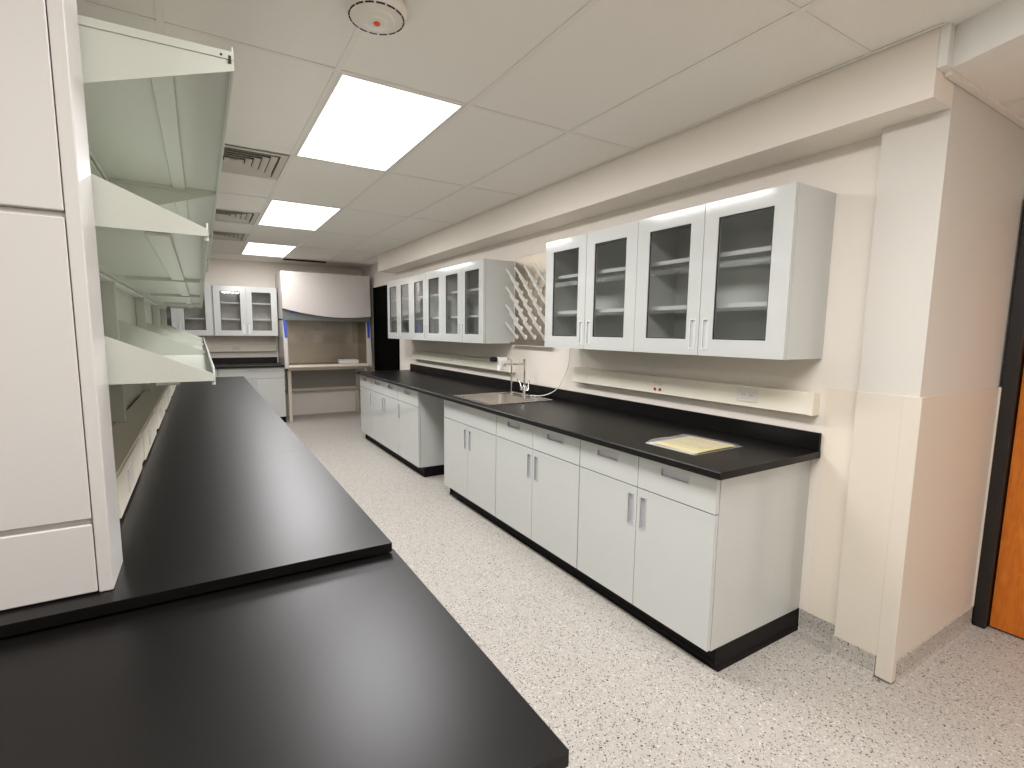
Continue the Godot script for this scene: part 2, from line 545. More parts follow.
func air_vent(at: Vector3, label: String) -> void:
	var o := thing("air_vent", label, "vent", at, 0.0, "square ceiling air vents")
	var st := sts()
	var T := Transform3D(Basis(Vector3(1, 0, 0), Vector3(0, 0, 1), Vector3(0, -1, 0)), Vector3.ZERO)
	holed(st, T, -0.29, 0.29, -0.29, 0.29, [[-0.25, -0.25, 0.25, 0.25]], -0.02, 0.0)
	put("frame", st, M.vent, o)
	put_box("duct", Vector3(-0.27, 0.045, -0.27), Vector3(0.27, 0.05, 0.27), M.slot, o)
	var side := sts()
	holed(side, T, -0.26, 0.26, -0.26, 0.26, [[-0.252, -0.252, 0.252, 0.252]], -0.045, -0.02)
	put("neck", side, M.slot, o)
	for k in 5:
		var r0 := 0.235 - k * 0.045
		var r1 := r0 - 0.033
		var c := sts()
		var lo := [Vector3(-r0, -0.004, -r0), Vector3(r0, -0.004, -r0), Vector3(r0, -0.004, r0), Vector3(-r0, -0.004, r0)]
		var hi := [Vector3(-r1, 0.013, -r1), Vector3(r1, 0.013, -r1), Vector3(r1, 0.013, r1), Vector3(-r1, 0.013, r1)]
		for i in 4:
			var j := (i + 1) % 4
			flat(c, lo[i], lo[j], hi[j], hi[i], Vector3(0, 0.2, 0))
			flat(c, lo[i] + Vector3(0, 0.003, 0), lo[j] + Vector3(0, 0.003, 0), hi[j] + Vector3(0, 0.003, 0), hi[i] + Vector3(0, 0.003, 0), Vector3(0, -0.2, 0))
			flat(c, lo[i], lo[j], lo[j] + Vector3(0, 0.003, 0), lo[i] + Vector3(0, 0.003, 0), Vector3.ZERO)
		put("cone", c, M.vent, o)

func smoke_detector() -> void:
	var o := thing("smoke_detector", "round white smoke detector with an orange dot on the ceiling", "smoke detector", Vector3(0.556, CEIL_Y - 0.0025, -1.768))
	var st := sts()
	lathe(st, Vector3.ZERO, [[0.0, 0.0], [0.098, 0.0], [0.1, -0.004], [0.1, -0.018], [0.097, -0.023]], 48)
	put("base", st, M.detector, o)
	st = sts()
	lathe(st, Vector3.ZERO, [[0.097, -0.023], [0.092, -0.036], [0.084, -0.041], [0.06, -0.043], [0.056, -0.047], [0.034, -0.05], [0.03, -0.053], [0.0, -0.054]], 48)
	put("cover", st, M.detector, o)
	for k in 16:
		var a0 := TAU * k / 16.0
		st = sts()
		var ring := []
		for s in 6:
			var an := a0 + 0.31 * s / 5.0
			ring.append(Vector3(cos(an) * 0.0885, -0.0395, sin(an) * 0.0885))
		tube(st, ring, 0.0026, 6)
		put("slot", st, M.slot, o)
	st = sts()
	lathe(st, Vector3.ZERO, [[0.0, -0.054], [0.011, -0.054], [0.011, -0.057], [0.007, -0.060], [0.0, -0.061]], 20)
	put("button", st, M.orange, o)

# ------------------------------------------------------------------ cabinets
func pull(parent: Node, T: Transform3D, u0: float, v0: float, u1: float, v1: float, face: float, mat: Material) -> void:
	# recessed pull: a raised rim round a pocket let into the front
	var st := sts()
	holed(st, T, u0 - 0.004, u1 + 0.004, v0 - 0.004, v1 + 0.004, [[u0 + 0.002, v0 + 0.002, u1 - 0.002, v1 - 0.002]], face - 0.001, face + 0.002)
	holed(st, T, u0 + 0.001, u1 - 0.001, v0 + 0.001, v1 - 0.001, [[u0 + 0.002, v0 + 0.002, u1 - 0.002, v1 - 0.002]], face - 0.010, face + 0.001)
	holed(st, T, u0 + 0.001, u1 - 0.001, v0 + 0.001, v1 - 0.001, [], face - 0.011, face - 0.010)
	put("handle", st, mat, parent)

func base_cabinet(label: String, w: float, cols: int, drawers: int, at: Vector3, turn: float, ends := [], deep := 0.713, pulls_in := 0, y_top := 0.8815) -> Node3D:
	# local: back at z = 0, front faces +z, width along x; pulls_in: for a one-door unit, the side its pull is on
	var o := thing("base_cabinet", label, "cabinet", at, turn, "base cabinets")
	var h := w / 2.0 - 0.001
	var st := sts()
	var bz := deep - 0.024
	box(st, Vector3(-h, 0.1, 0.002), Vector3(-h + 0.018, y_top, bz))
	box(st, Vector3(h - 0.018, 0.1, 0.002), Vector3(h, y_top, bz))
	box(st, Vector3(-h + 0.018, 0.1, 0.002), Vector3(h - 0.018, 0.118, bz))
	box(st, Vector3(-h + 0.018, 0.118, 0.002), Vector3(h - 0.018, y_top, 0.012))
	box(st, Vector3(-h + 0.018, y_top - 0.02, bz - 0.02), Vector3(h - 0.018, y_top, bz))
	box(st, Vector3(-h + 0.018, 0.695, bz - 0.02), Vector3(h - 0.018, 0.73, bz))
	put("body", st, M.cabinet, o)
	st = sts()
	box(st, Vector3(-h, 0.0, 0.002), Vector3(h, 0.0995, deep - 0.075))
	for e in ends:
		# vinyl base with a cove foot on an exposed side
		extrude(st, [Vector3(e * h, 0, 0.002), Vector3(e * (h + 0.006), 0, 0.002), Vector3(e * (h + 0.018), 0.0, 0.002), Vector3(e * (h + 0.018), 0.002, 0.002), Vector3(e * (h + 0.008), 0.008, 0.002), Vector3(e * (h + 0.004), 0.022, 0.002), Vector3(e * (h + 0.003), 0.0995, 0.002), Vector3(e * h, 0.0995, 0.002)], Vector3(0, 0, deep - 0.06))
	extrude(st, [Vector3(-h, 0, deep - 0.075), Vector3(-h, 0, deep - 0.055), Vector3(-h, 0.002, deep - 0.055), Vector3(-h, 0.008, deep - 0.066), Vector3(-h, 0.022, deep - 0.0715), Vector3(-h, 0.022, deep - 0.075)], Vector3(2 * h, 0, 0))
	put("toe_kick", st, M.kick, o)
	var T := Transform3D.IDENTITY
	var f0 := deep - 0.021
	var f1 := deep
	var cw := 2.0 * h / cols
	for k in cols:
		var a := -h + cw * k + 0.002
		var b := -h + cw * (k + 1) - 0.002
		var side := 1 if k == 0 else -1
		if cols == 1:
			side = pulls_in
		# pull on the side where the pair of doors meet
		var pu := b - 0.022 - 0.034 if side > 0 else a + 0.022
		var hole := [pu, 0.515, pu + 0.034, 0.672]
		st = sts()
		holed(st, T, a, b, 0.104, 0.711, [hole], f0, f1)
		var dn := put("door", st, M.cabinet, o)
		pull(dn, T, hole[0], hole[1], hole[2], hole[3], f1, M.pull)
	var dw := 2.0 * h / maxi(drawers, 1)
	for k in maxi(drawers, 1):
		var a := -h + dw * k + 0.002
		var b := -h + dw * (k + 1) - 0.002
		st = sts()
		if drawers == 0:
			holed(st, T, a, b, 0.716, y_top - 0.006, [], f0, f1)
			put("false_front", st, M.cabinet, o)
		else:
			var m := (a + b) / 2.0
			var hole := [m - 0.077, 0.81, m + 0.077, 0.845]
			holed(st, T, a, b, 0.716, y_top - 0.006, [hole], f0, f1)
			var dn := put("drawer_front", st, M.cabinet, o)
			pull(dn, T, hole[0], hole[1], hole[2], hole[3], f1, M.pull)
	return o

func glass_cabinet(label: String, group: String, w: float, at: Vector3, turn: float) -> Node3D:
	var o := thing("glass_cabinet", label, "cabinet", at, turn, group)
	var h := w / 2.0 - 0.001
	var H := 0.751
	var d := 0.325
	var st := sts()
	var bz := d - 0.024
	box(st, Vector3(-h, 0, 0.002), Vector3(-h + 0.018, H, bz))
	box(st, Vector3(h - 0.018, 0, 0.002), Vector3(h, H, bz))
	box(st, Vector3(-h + 0.018, 0, 0.002), Vector3(h - 0.018, 0.02, bz))
	box(st, Vector3(-h + 0.018, H - 0.02, 0.002), Vector3(h - 0.018, H, bz))
	box(st, Vector3(-h + 0.018, 0.02, 0.002), Vector3(h - 0.018, H - 0.02, 0.010))
	put("body", st, M.cabinet, o)
	for y in [0.25, 0.5]:
		put_box("shelf", Vector3(-h + 0.0185, y - 0.011, 0.0105), Vector3(h - 0.0185, y + 0.011, bz - 0.028), M.cabinet, o, 0.002)
	var T := Transform3D.IDENTITY
	for s in [-1, 1]:
		var a := -h if s < 0 else 0.002
		var b := -0.002 if s < 0 else h
		var g0 := a + (0.088 if s < 0 else 0.078)
		var g1 := b - (0.078 if s < 0 else 0.088)
		var pu := b - 0.052 if s < 0 else a + 0.022
		var hole := [pu, 0.036, pu + 0.03, 0.182]
		st = sts()
		holed(st, T, a, b, 0.0, H, [[g0, 0.082, g1, 0.672], hole], d - 0.021, d)
		var dn := put("door", st, M.cabinet, o)
		pull(dn, T, hole[0], hole[1], hole[2], hole[3], d, M.pull_white)
		put_box("pane", Vector3(g0 + 0.0005, 0.0825, d - 0.014), Vector3(g1 - 0.0005, 0.6715, d - 0.010), M.glass, dn)
		st = sts()
		holed(st, T, g0, g1, 0.082, 0.672, [[g0 + 0.005, 0.087, g1 - 0.005, 0.667]], d - 0.0095, d - 0.004)
		put("glazing_bead", st, M.slot, dn)
	return o

func build_counter() -> void:
	var t := -PI / 2
	var X := WALL_X
	base_cabinet("pale grey green base cabinet at the open end by the column", 0.88, 2, 2, Vector3(X, 0, -1.705), t, [1])
	base_cabinet("pale grey green base cabinet between end unit and sink unit", 0.94, 2, 2, Vector3(X, 0, -2.617), t)
	base_cabinet("pale grey green base cabinet under the steel sink", 0.915, 2, 0, Vector3(X, 0, -3.546), t, [-1])
	base_cabinet("single door base cabinet just past the knee space", 0.60, 1, 1, Vector3(X, 0, -4.92), t, [1], 0.713, -1)
	base_cabinet("two door base cabinet in the middle of the far group", 0.98, 2, 2, Vector3(X, 0, -5.712), t)
	base_cabinet("narrow base cabinet at the far end of the sink counter", 0.52, 1, 1, Vector3(X, 0, -6.464), t, [-1], 0.713, 1)
	# black worktop with a cut-out for the sink
	var o := thing("sink_counter", "long black resin worktop along the counter wall", "worktop")
	var st := sts()
	var f := 1.752
	var y0 := 0.882
	var y1 := 0.914
	var prof := func(x0: float, x1: float, z: float, nose: bool) -> Array:
		if nose:
			return [Vector3(x0, y0 + 0.002, z), Vector3(x0 + 0.002, y0, z), Vector3(x1, y0, z), Vector3(x1, y1, z), Vector3(x0 + 0.004, y1, z), Vector3(x0, y1 - 0.004, z)]
		return [Vector3(x0, y0, z), Vector3(x1, y0, z), Vector3(x1, y1, z), Vector3(x0, y1, z)]
	var sz0 := -3.83
	var sz1 := -3.24
	extrude(st, prof.call(f, X - 0.006, -6.735, true), Vector3(0, 0, sz0 + 6.735))
	extrude(st, prof.call(f, X - 0.006, sz1, true), Vector3(0, 0, -1.224 - sz1))
	extrude(st, prof.call(f, 1.835, sz0, true), Vector3(0, 0, sz1 - sz0))
	extrude(st, prof.call(2.395, X - 0.006, sz0, false), Vector3(0, 0, sz1 - sz0))
	put("slab", st, M.black_top, o)
	put_box("backsplash", Vector3(X - 0.022, y1, -6.69), Vector3(X - 0.006, 1.002, -1.226), M.black_top, o, 0.002)
	# sink
	var s := thing("steel_sink", "rectangular stainless steel drop-in sink in the black worktop", "sink", Vector3(0, 0.9145, 0))
	st = sts()
	var Tt := Transform3D(Basis(Vector3(1, 0, 0), Vector3(0, 0, -1), Vector3(0, 1, 0)), Vector3.ZERO)
	# u = x, v = -z
	holed(st, Tt, 1.815, 2.415, 3.22, 3.85, [[1.862, 3.265, 2.285, 3.805]], 0.0, 0.003)
	holed(st, Tt, 1.815, 2.415, 3.22, 3.85, [[1.822, 3.227, 2.408, 3.843]], 0.003, 0.0065)
	put("rim", st, M.steel, s)
	st = sts()
	var loop := []
	var cxy := Vector2(2.0735, -3.535)
	for q in 4:
		var sx := 1.0 if q == 0 or q == 3 else -1.0
		var sy := 1.0 if q < 2 else -1.0
		for k in 7:
			var an := PI / 2 * (q + k / 6.0)
			loop.append([Vector2(cxy.x + sx * (0.2115 - 0.06) + cos(an) * 0.06, cxy.y + sy * (0.27 - 0.06) + sin(an) * 0.06), Vector2(cos(an), sin(an))])
	var rings := [[0.0, 0.0], [-0.015, -0.002], [-0.165, -0.012], [-0.182, -0.020], [-0.188, -0.036]]
	for i in loop.size():
		var j := (i + 1) % loop.size()
		for g in rings.size() - 1:
			var four := []
			for w in [[i, g], [j, g], [j, g + 1], [i, g + 1]]:
				var p: Vector2 = loop[w[0]][0]
				var o2: Vector2 = loop[w[0]][1]
				var rr: Array = rings[w[1]]
				var nn := Vector3(-o2.x, 0.07 if w[1] < 3 else 0.9, -o2.y).normalized()
				four.append([Vector3(p.x + o2.x * rr[1], rr[0], p.y + o2.y * rr[1]), nn])
			smooth4(st, four[0], four[1], four[2], four[3])
		var pa: Vector2 = loop[i][0] - loop[i][1] * 0.036
		var pb: Vector2 = loop[j][0] - loop[j][1] * 0.036
		tri(st, Vector3(cxy.x, -0.19, cxy.y), Vector3(pa.x, -0.188, pa.y), Vector3(pb.x, -0.188, pb.y), Vector3.UP)
		# flange between the rounded bowl and the square cut-out
		var c2 := Vector2(cxy.x + signf(loop[i][1].x + loop[j][1].x) * 0.2115, cxy.y + signf(loop[i][1].y + loop[j][1].y) * 0.27)
		var qa: Vector2 = loop[i][0]
		var qb: Vector2 = loop[j][0]
		if qa.distance_to(qb) < 0.03:
			tri(st, Vector3(qa.x, 0.0028, qa.y), Vector3(qb.x, 0.0028, qb.y), Vector3(c2.x, 0.0028, c2.y), Vector3.UP)
	put("bowl", st, M.steel_bowl, s)
	st = sts()
	lathe(st, Vector3(2.07, -0.189, -3.53), [[0.045, 0.0], [0.045, 0.003], [0.036, 0.004], [0.03, 0.0005], [0.0, 0.0005]], 24)
	put("drain", st, M.chrome, s)
	faucet(Vector3(2.36, 0.9185, -3.575))
	eyewash(Vector3(2.335, 0.9185, -3.745))
	# loose white hose from the tap up the wall
	st = sts()
	var cv := Curve3D.new()
	cv.add_point(Vector3(2.385, 0.926, -3.52), Vector3.ZERO, Vector3(0.02, 0.0, 0.1))
	cv.add_point(Vector3(2.455, 0.99, -3.27), Vector3(-0.03, -0.05, -0.06), Vector3(0.02, 0.06, 0.07))
	cv.add_point(Vector3(2.492, 1.2, -3.15), Vector3(-0.01, -0.08, -0.02), Vector3(0.005, 0.06, 0.01))
	cv.add_point(Vector3(2.496, 1.352, -3.13), Vector3(0, -0.05, 0), Vector3.ZERO)
	var pts := []
	for i in 33:
		pts.append(cv.sample_baked(cv.get_baked_length() * i / 32.0, true))
	tube(st, pts, 0.0035, 8)
	tag(put("water_hose", st, M.hose), "thin white hose curving from the tap up the wall", "hose")
	raceway_right()
	peg_rack()
	pouch()

func faucet(at: Vector3) -> void:
	var o := thing("lab_faucet", "chrome tap with two wrist levers behind the steel sink", "faucet", at)
	var st := sts()
	lathe(st, Vector3.ZERO, [[0.0, 0.0], [0.026, 0.0], [0.026, 0.006], [0.017, 0.012], [0.015, 0.04], [0.022, 0.048], [0.024, 0.062], [0.018, 0.078], [0.011, 0.09], [0.0, 0.09]], 24)
	put("base", st, M.chrome, o)
	st = sts()
	tube(st, [Vector3(0, 0.055, -0.055), Vector3(0, 0.055, 0.055)], 0.012, 12)
	put("valve_body", st, M.chrome, o)
	for s in [-1, 1]:
		st = sts()
		tube(st, [Vector3(0, 0.055, s * 0.05), Vector3(0, 0.075, s * 0.062), Vector3(-0.004, 0.1, s * 0.066), Vector3(-0.012, 0.135, s * 0.085)], [0.011, 0.009, 0.007, 0.009], 10)
		put("lever", st, M.chrome, o)
	st = sts()
	tube(st, [Vector3(0, 0.085, 0), Vector3(0, 0.285, 0)], 0.0095, 12)
	put("riser", st, M.chrome, o)
	st = sts()
	tube(st, [Vector3(0.016, 0.275, 0), Vector3(-0.20, 0.275, 0)], 0.0085, 12)
	tube(st, [Vector3(-0.193, 0.277, 0), Vector3(-0.193, 0.25, 0)], 0.0085, 10)
	put("spout", st, M.chrome, o)
	st = sts()
	lathe(st, Vector3(0, 0.285, 0), [[0.0125, -0.012], [0.0125, 0.012], [0.015, 0.014], [0.015, 0.026], [0.009, 0.031], [0.0, 0.031]], 16)
	put("cap", st, M.chrome, o)

func eyewash(at: Vector3) -> void:
	var o := thing("eyewash", "white eyewash head with black grip on a chrome pipe", "eyewash", at)
	var st := sts()
	lathe(st, Vector3.ZERO, [[0.0, 0.0], [0.02, 0.0], [0.02, 0.006], [0.011, 0.012], [0.0, 0.012]], 16)
	put("base", st, M.chrome, o)
	st = sts()
	tube(st, [Vector3(0, 0.004, 0), Vector3(0, 0.27, 0), Vector3(-0.004, 0.292, 0), Vector3(-0.018, 0.306, 0), Vector3(-0.04, 0.311, 0), Vector3(-0.075, 0.311, 0)], 0.0085, 12)
	put("pipe", st, M.chrome, o)
	st = sts()
	box(st, Vector3(-0.145, 0.255, -0.03), Vector3(-0.055, 0.308, 0.03), 0.012)
	tube(st, [Vector3(-0.115, 0.262, 0.0), Vector3(-0.125, 0.225, 0.0), Vector3(-0.13, 0.205, 0)], [0.03, 0.025, 0.014], 12)
	tube(st, [Vector3(-0.06, 0.303, 0), Vector3(-0.165, 0.306, 0)], 0.02, 12)
	put("spray_head", st, M.plastic, o)
	st = sts()
	tube(st, [Vector3(-0.156, 0.306, 0), Vector3(-0.165, 0.306, 0), Vector3(-0.205, 0.307, 0), Vector3(-0.215, 0.307, 0)], [0.02, 0.025, 0.025, 0.018], 14)
	put("grip", st, M.black_plastic, o)

func outlet_plate(parent: Node, T: Transform3D, face: float) -> void:
	# a duplex socket plate lying sideways, u along the raceway
	var st := sts()
	holed(st, T, -0.058, 0.058, -0.035, 0.035, [[-0.04, -0.017, -0.002, 0.017], [0.002, -0.017, 0.04, 0.017]], face, face + 0.005)
	var p := put("outlet_plate", st, M.outlet, parent)
	for s in [-1, 1]:
		var c: float = s * 0.021
		st = sts()
		holed(st, T, c - 0.0185, c + 0.0185, -0.0165, 0.0165, [[c - 0.007, 0.004, c + 0.002, 0.007], [c - 0.006, -0.007, c + 0.001, -0.004], [c + 0.006, -0.003, c + 0.011, 0.003]], face, face + 0.0055)
		put("socket", st, M.outlet, p)
	st = sts()
	holed(st, T, -0.037, 0.037, -0.014, 0.014, [], face + 0.0002, face + 0.0012)
	put("contacts", st, M.slot, p)

func raceway_right() -> void:
	var o := thing("cable_raceway", "cream cable raceway with outlets under the two near glass cabinets", "raceway")
	var X := WALL_X
	put_box("cover", Vector3(X - 0.06, 1.085, -3.05), Vector3(X - 0.001, 1.195, -1.272), M.raceway, o, 0.003)
	put_box("end_cap", Vector3(X - 0.062, 1.083, -1.2715), Vector3(X - 0.001, 1.197, -1.25), M.raceway, o, 0.003)
	var T := Transform3D(Basis(Vector3(0, 0, 1), Vector3(0, 1, 0), Vector3(-1, 0, 0)), Vector3(X, 1.148, -1.585))
	outlet_plate(o, T, 0.0602)
	for z in [-2.212, -2.171]:
		var st := sts()
		lathe(st, Vector3(X - 0.06, 1.114, z), [[0.009, 0.0], [0.009, 0.005], [0.006, 0.007], [0.0, 0.007]], 16, Vector3(-1, 0, 0))
		put("red_button", st, M.red, o)
	for z in [-2.212, -2.171]:
		put_box("data_port", Vector3(X - 0.0625, 1.142, z - 0.013), Vector3(X - 0.0602, 1.162, z + 0.013), M.outlet, o, 0.001)
	put_box("blank_plate", Vector3(X - 0.0625, 1.11, -2.93), Vector3(X - 0.0602, 1.17, -2.86), M.raceway, o, 0.001)
	var f := thing("cable_raceway", "cream cable raceway running under the three far glass cabinets", "raceway")
	put_box("cover", Vector3(X - 0.06, 1.085, -6.5), Vector3(X - 0.001, 1.19, -3.98), M.raceway, f, 0.003)
	put_box("end_cap", Vector3(X - 0.062, 1.083, -3.9795), Vector3(X - 0.001, 1.192, -3.96), M.raceway, f, 0.003)
	outlet_plate(f, Transform3D(T.basis, Vector3(X, 1.14, -4.12)), 0.0602)
	for z in [-5.22, -5.26]:
		put_box("data_port", Vector3(X - 0.0625, 1.12, z - 0.013), Vector3(X - 0.0602, 1.14, z + 0.013), M.outlet, f, 0.001)

func peg_rack() -> void:
	var o := thing("peg_drying_rack", "steel drying rack with rows of slanted white pegs on wall", "drying rack")
	var X := WALL_X
	var z0 := -3.965
	var z1 := -3.36
	put_box("back_plate", Vector3(X - 0.014, 1.37, z0), Vector3(X - 0.001, 2.13, z1), M.steel_dull, o, 0.002)
	var st := sts()
	extrude(st, [Vector3(X - 0.016, 1.345, z0), Vector3(X - 0.06, 1.345, z0), Vector3(X - 0.06, 1.37, z0), Vector3(X - 0.057, 1.37, z0), Vector3(X - 0.057, 1.349, z0), Vector3(X - 0.016, 1.349, z0)], Vector3(0, 0, z1 - z0))
	put("drip_tray", st, M.steel_dull, o)
	var peg := sts()
	tube(peg, [Vector3(0, 0, 0), Vector3(-0.012, 0.006, 0), Vector3(-0.025, 0.02, 0), Vector3(-0.122, 0.128, 0), Vector3(-0.127, 0.133, 0)], [0.015, 0.015, 0.0112, 0.0092, 0.005], 8)
	lathe(peg, Vector3.ZERO, [[0.022, 0.0], [0.022, 0.006], [0.013, 0.012], [0.0, 0.012]], 12, Vector3(-1, 0, 0))
	var mesh := peg.commit()
	for c in 8:
		for r in 5:
			var y := 1.415 + r * 0.158 + (0.079 if c % 2 == 1 else 0.0)
			if y > 1.95:
				continue
			var p := MeshInstance3D.new()
			p.mesh = mesh
			p.material_override = M.peg
			p.name = numbered("peg", o)
			p.position = Vector3(X - 0.0142, y, z0 + 0.045 + c * 0.073)
			o.add_child(p, true)

func pouch() -> void:
	var o := thing("paper_pouch", "yellow papers in a clear plastic sleeve on the worktop", "papers", Vector3(2.07, 0.9142, -1.612))
	o.rotation.y = 0.02
	put_box("sleeve_back", Vector3(-0.178, 0.0002, -0.148), Vector3(0.19, 0.001, 0.148), M.sleeve, o)
	var n := 10
	for layer in 2:
		var st := sts()
		var x0 := -0.165 if layer == 1 else -0.172
		var x1 := 0.135 if layer == 1 else 0.165
		var z0 := -0.105 if layer == 1 else -0.138
		var z1 := 0.138 if layer == 1 else 0.13
		var y0 := 0.004 if layer == 1 else 0.0018
		var bump := func(u: float, v: float) -> float:
			return y0 + (0.004 * sin(u * 3.0 + 0.4) + 0.003 * sin(v * 4.0 + 1.0) + 0.003 + 0.004 * u * v) * (0.6 if layer == 1 else 0.1)
		for i in n:
			for j in n:
				var c := []
				for q in [[i, j], [i + 1, j], [i + 1, j + 1], [i, j + 1]]:
					var u: float = float(q[0]) / n
					var v: float = float(q[1]) / n
					c.append(Vector3(lerpf(x0, x1, u), bump.call(u, v), lerpf(z0, z1, v)))
				flat(st, c[0], c[1], c[2], c[3], Vector3(0, -1, 0))
				var dn := Vector3(0, -0.0012, 0)
				flat(st, c[0] + dn, c[1] + dn, c[2] + dn, c[3] + dn, Vector3(0, 1, 0))
		var e := put("paper_sheet", st, M.paper if layer == 1 else M.paper_white, o)
		if layer == 0:
			e.set_meta("label", "white sheet under the yellow one")
	var top := sts()
	for i in n:
		var u0 := float(i) / n
		var u1 := float(i + 1) / n
		var a := Vector3(lerpf(-0.178, 0.19, u0), 0.0165 + 0.002 * sin(u0 * 9.0) - 0.0155 * pow(absf(u0 * 2 - 1), 6), -0.146)
		var b := Vector3(lerpf(-0.178, 0.19, u1), 0.0165 + 0.002 * sin(u1 * 9.0) - 0.0155 * pow(absf(u1 * 2 - 1), 6), -0.146)
		flat(top, a, b, b + Vector3(0, 0.001, 0.292), a + Vector3(0, 0.001, 0.292), Vector3(0, -1, 0))
	put("sleeve_front", top, M.sleeve, o)

func build_upper_cabinets() -> void:
	var t := -PI / 2
	var X := WALL_X - 0.001
	glass_cabinet("glass door wall cabinet nearest the column", "glass cabinets beside the column", 0.895, Vector3(X, 1.355, -1.7015), t)
	glass_cabinet("glass door wall cabinet next to the peg rack, nearer the column", "glass cabinets beside the column", 0.9, Vector3(X, 1.355, -2.60), t)
	glass_cabinet("glass door wall cabinet just past the peg rack", "far glass cabinets over the sink counter", 0.9, Vector3(X, 1.355, -4.45), t)
	glass_cabinet("middle glass door wall cabinet of the far three", "far glass cabinets over the sink counter", 0.9, Vector3(X, 1.355, -5.351), t)
	glass_cabinet("glass door wall cabinet beside the black door", "far glass cabinets over the sink counter", 0.9, Vector3(X, 1.355, -6.252), t)

# ------------------------------------------------------------------ end wall
func build_end_wall() -> void:
	glass_cabinet("glass door wall cabinet on the end wall beside the fume cabinet", "glass cabinets on the end wall", 0.88, Vector3(0.625, 1.355, BACK_Z + 0.001), 0.0)
	glass_cabinet("glass door wall cabinet on the end wall seen past the shelves", "glass cabinets on the end wall", 0.88, Vector3(-0.275, 1.355, BACK_Z + 0.001), 0.0)
	put_box("cabinet_filler", Vector3(0.166, 1.355, BACK_Z + 0.002), Vector3(0.184, 2.106, BACK_Z + 0.3), M.cabinet)
	tag(get_node("cabinet_filler"), "narrow white filler strip between the end wall glass cabinets", "filler strip")
	base_cabinet("base cabinet on the end wall next to the fume cabinet", 0.9, 2, 1, Vector3(0.635, 0, BACK_Z + 0.001), 0.0, [1])
	base_cabinet("base cabinet on the end wall behind the island bench", 0.9, 2, 1, Vector3(-0.267, 0, BACK_Z + 0.001), 0.0)
	var o := thing("end_counter", "short black worktop on the end wall left of fume cabinet", "worktop")
	put_box("slab", Vector3(-0.73, 0.882, BACK_Z + 0.002), Vector3(1.08, 0.914, BACK_Z + 0.76), M.black_top, o, 0.003)
	put_box("backsplash", Vector3(-0.73, 0.914, BACK_Z + 0.002), Vector3(1.07, 1.002, BACK_Z + 0.022), M.black_top, o, 0.002)
	var r := thing("cable_raceway", "cream cable raceway on the end wall above the short worktop", "raceway")
	put_box("cover", Vector3(-0.73, 1.10, BACK_Z + 0.001), Vector3(1.05, 1.205, BACK_Z + 0.06), M.raceway, r, 0.003)
	outlet_plate(r, Transform3D(Basis.IDENTITY, Vector3(0.47, 1.152, BACK_Z)), 0.0602)
	fume_cabinet()

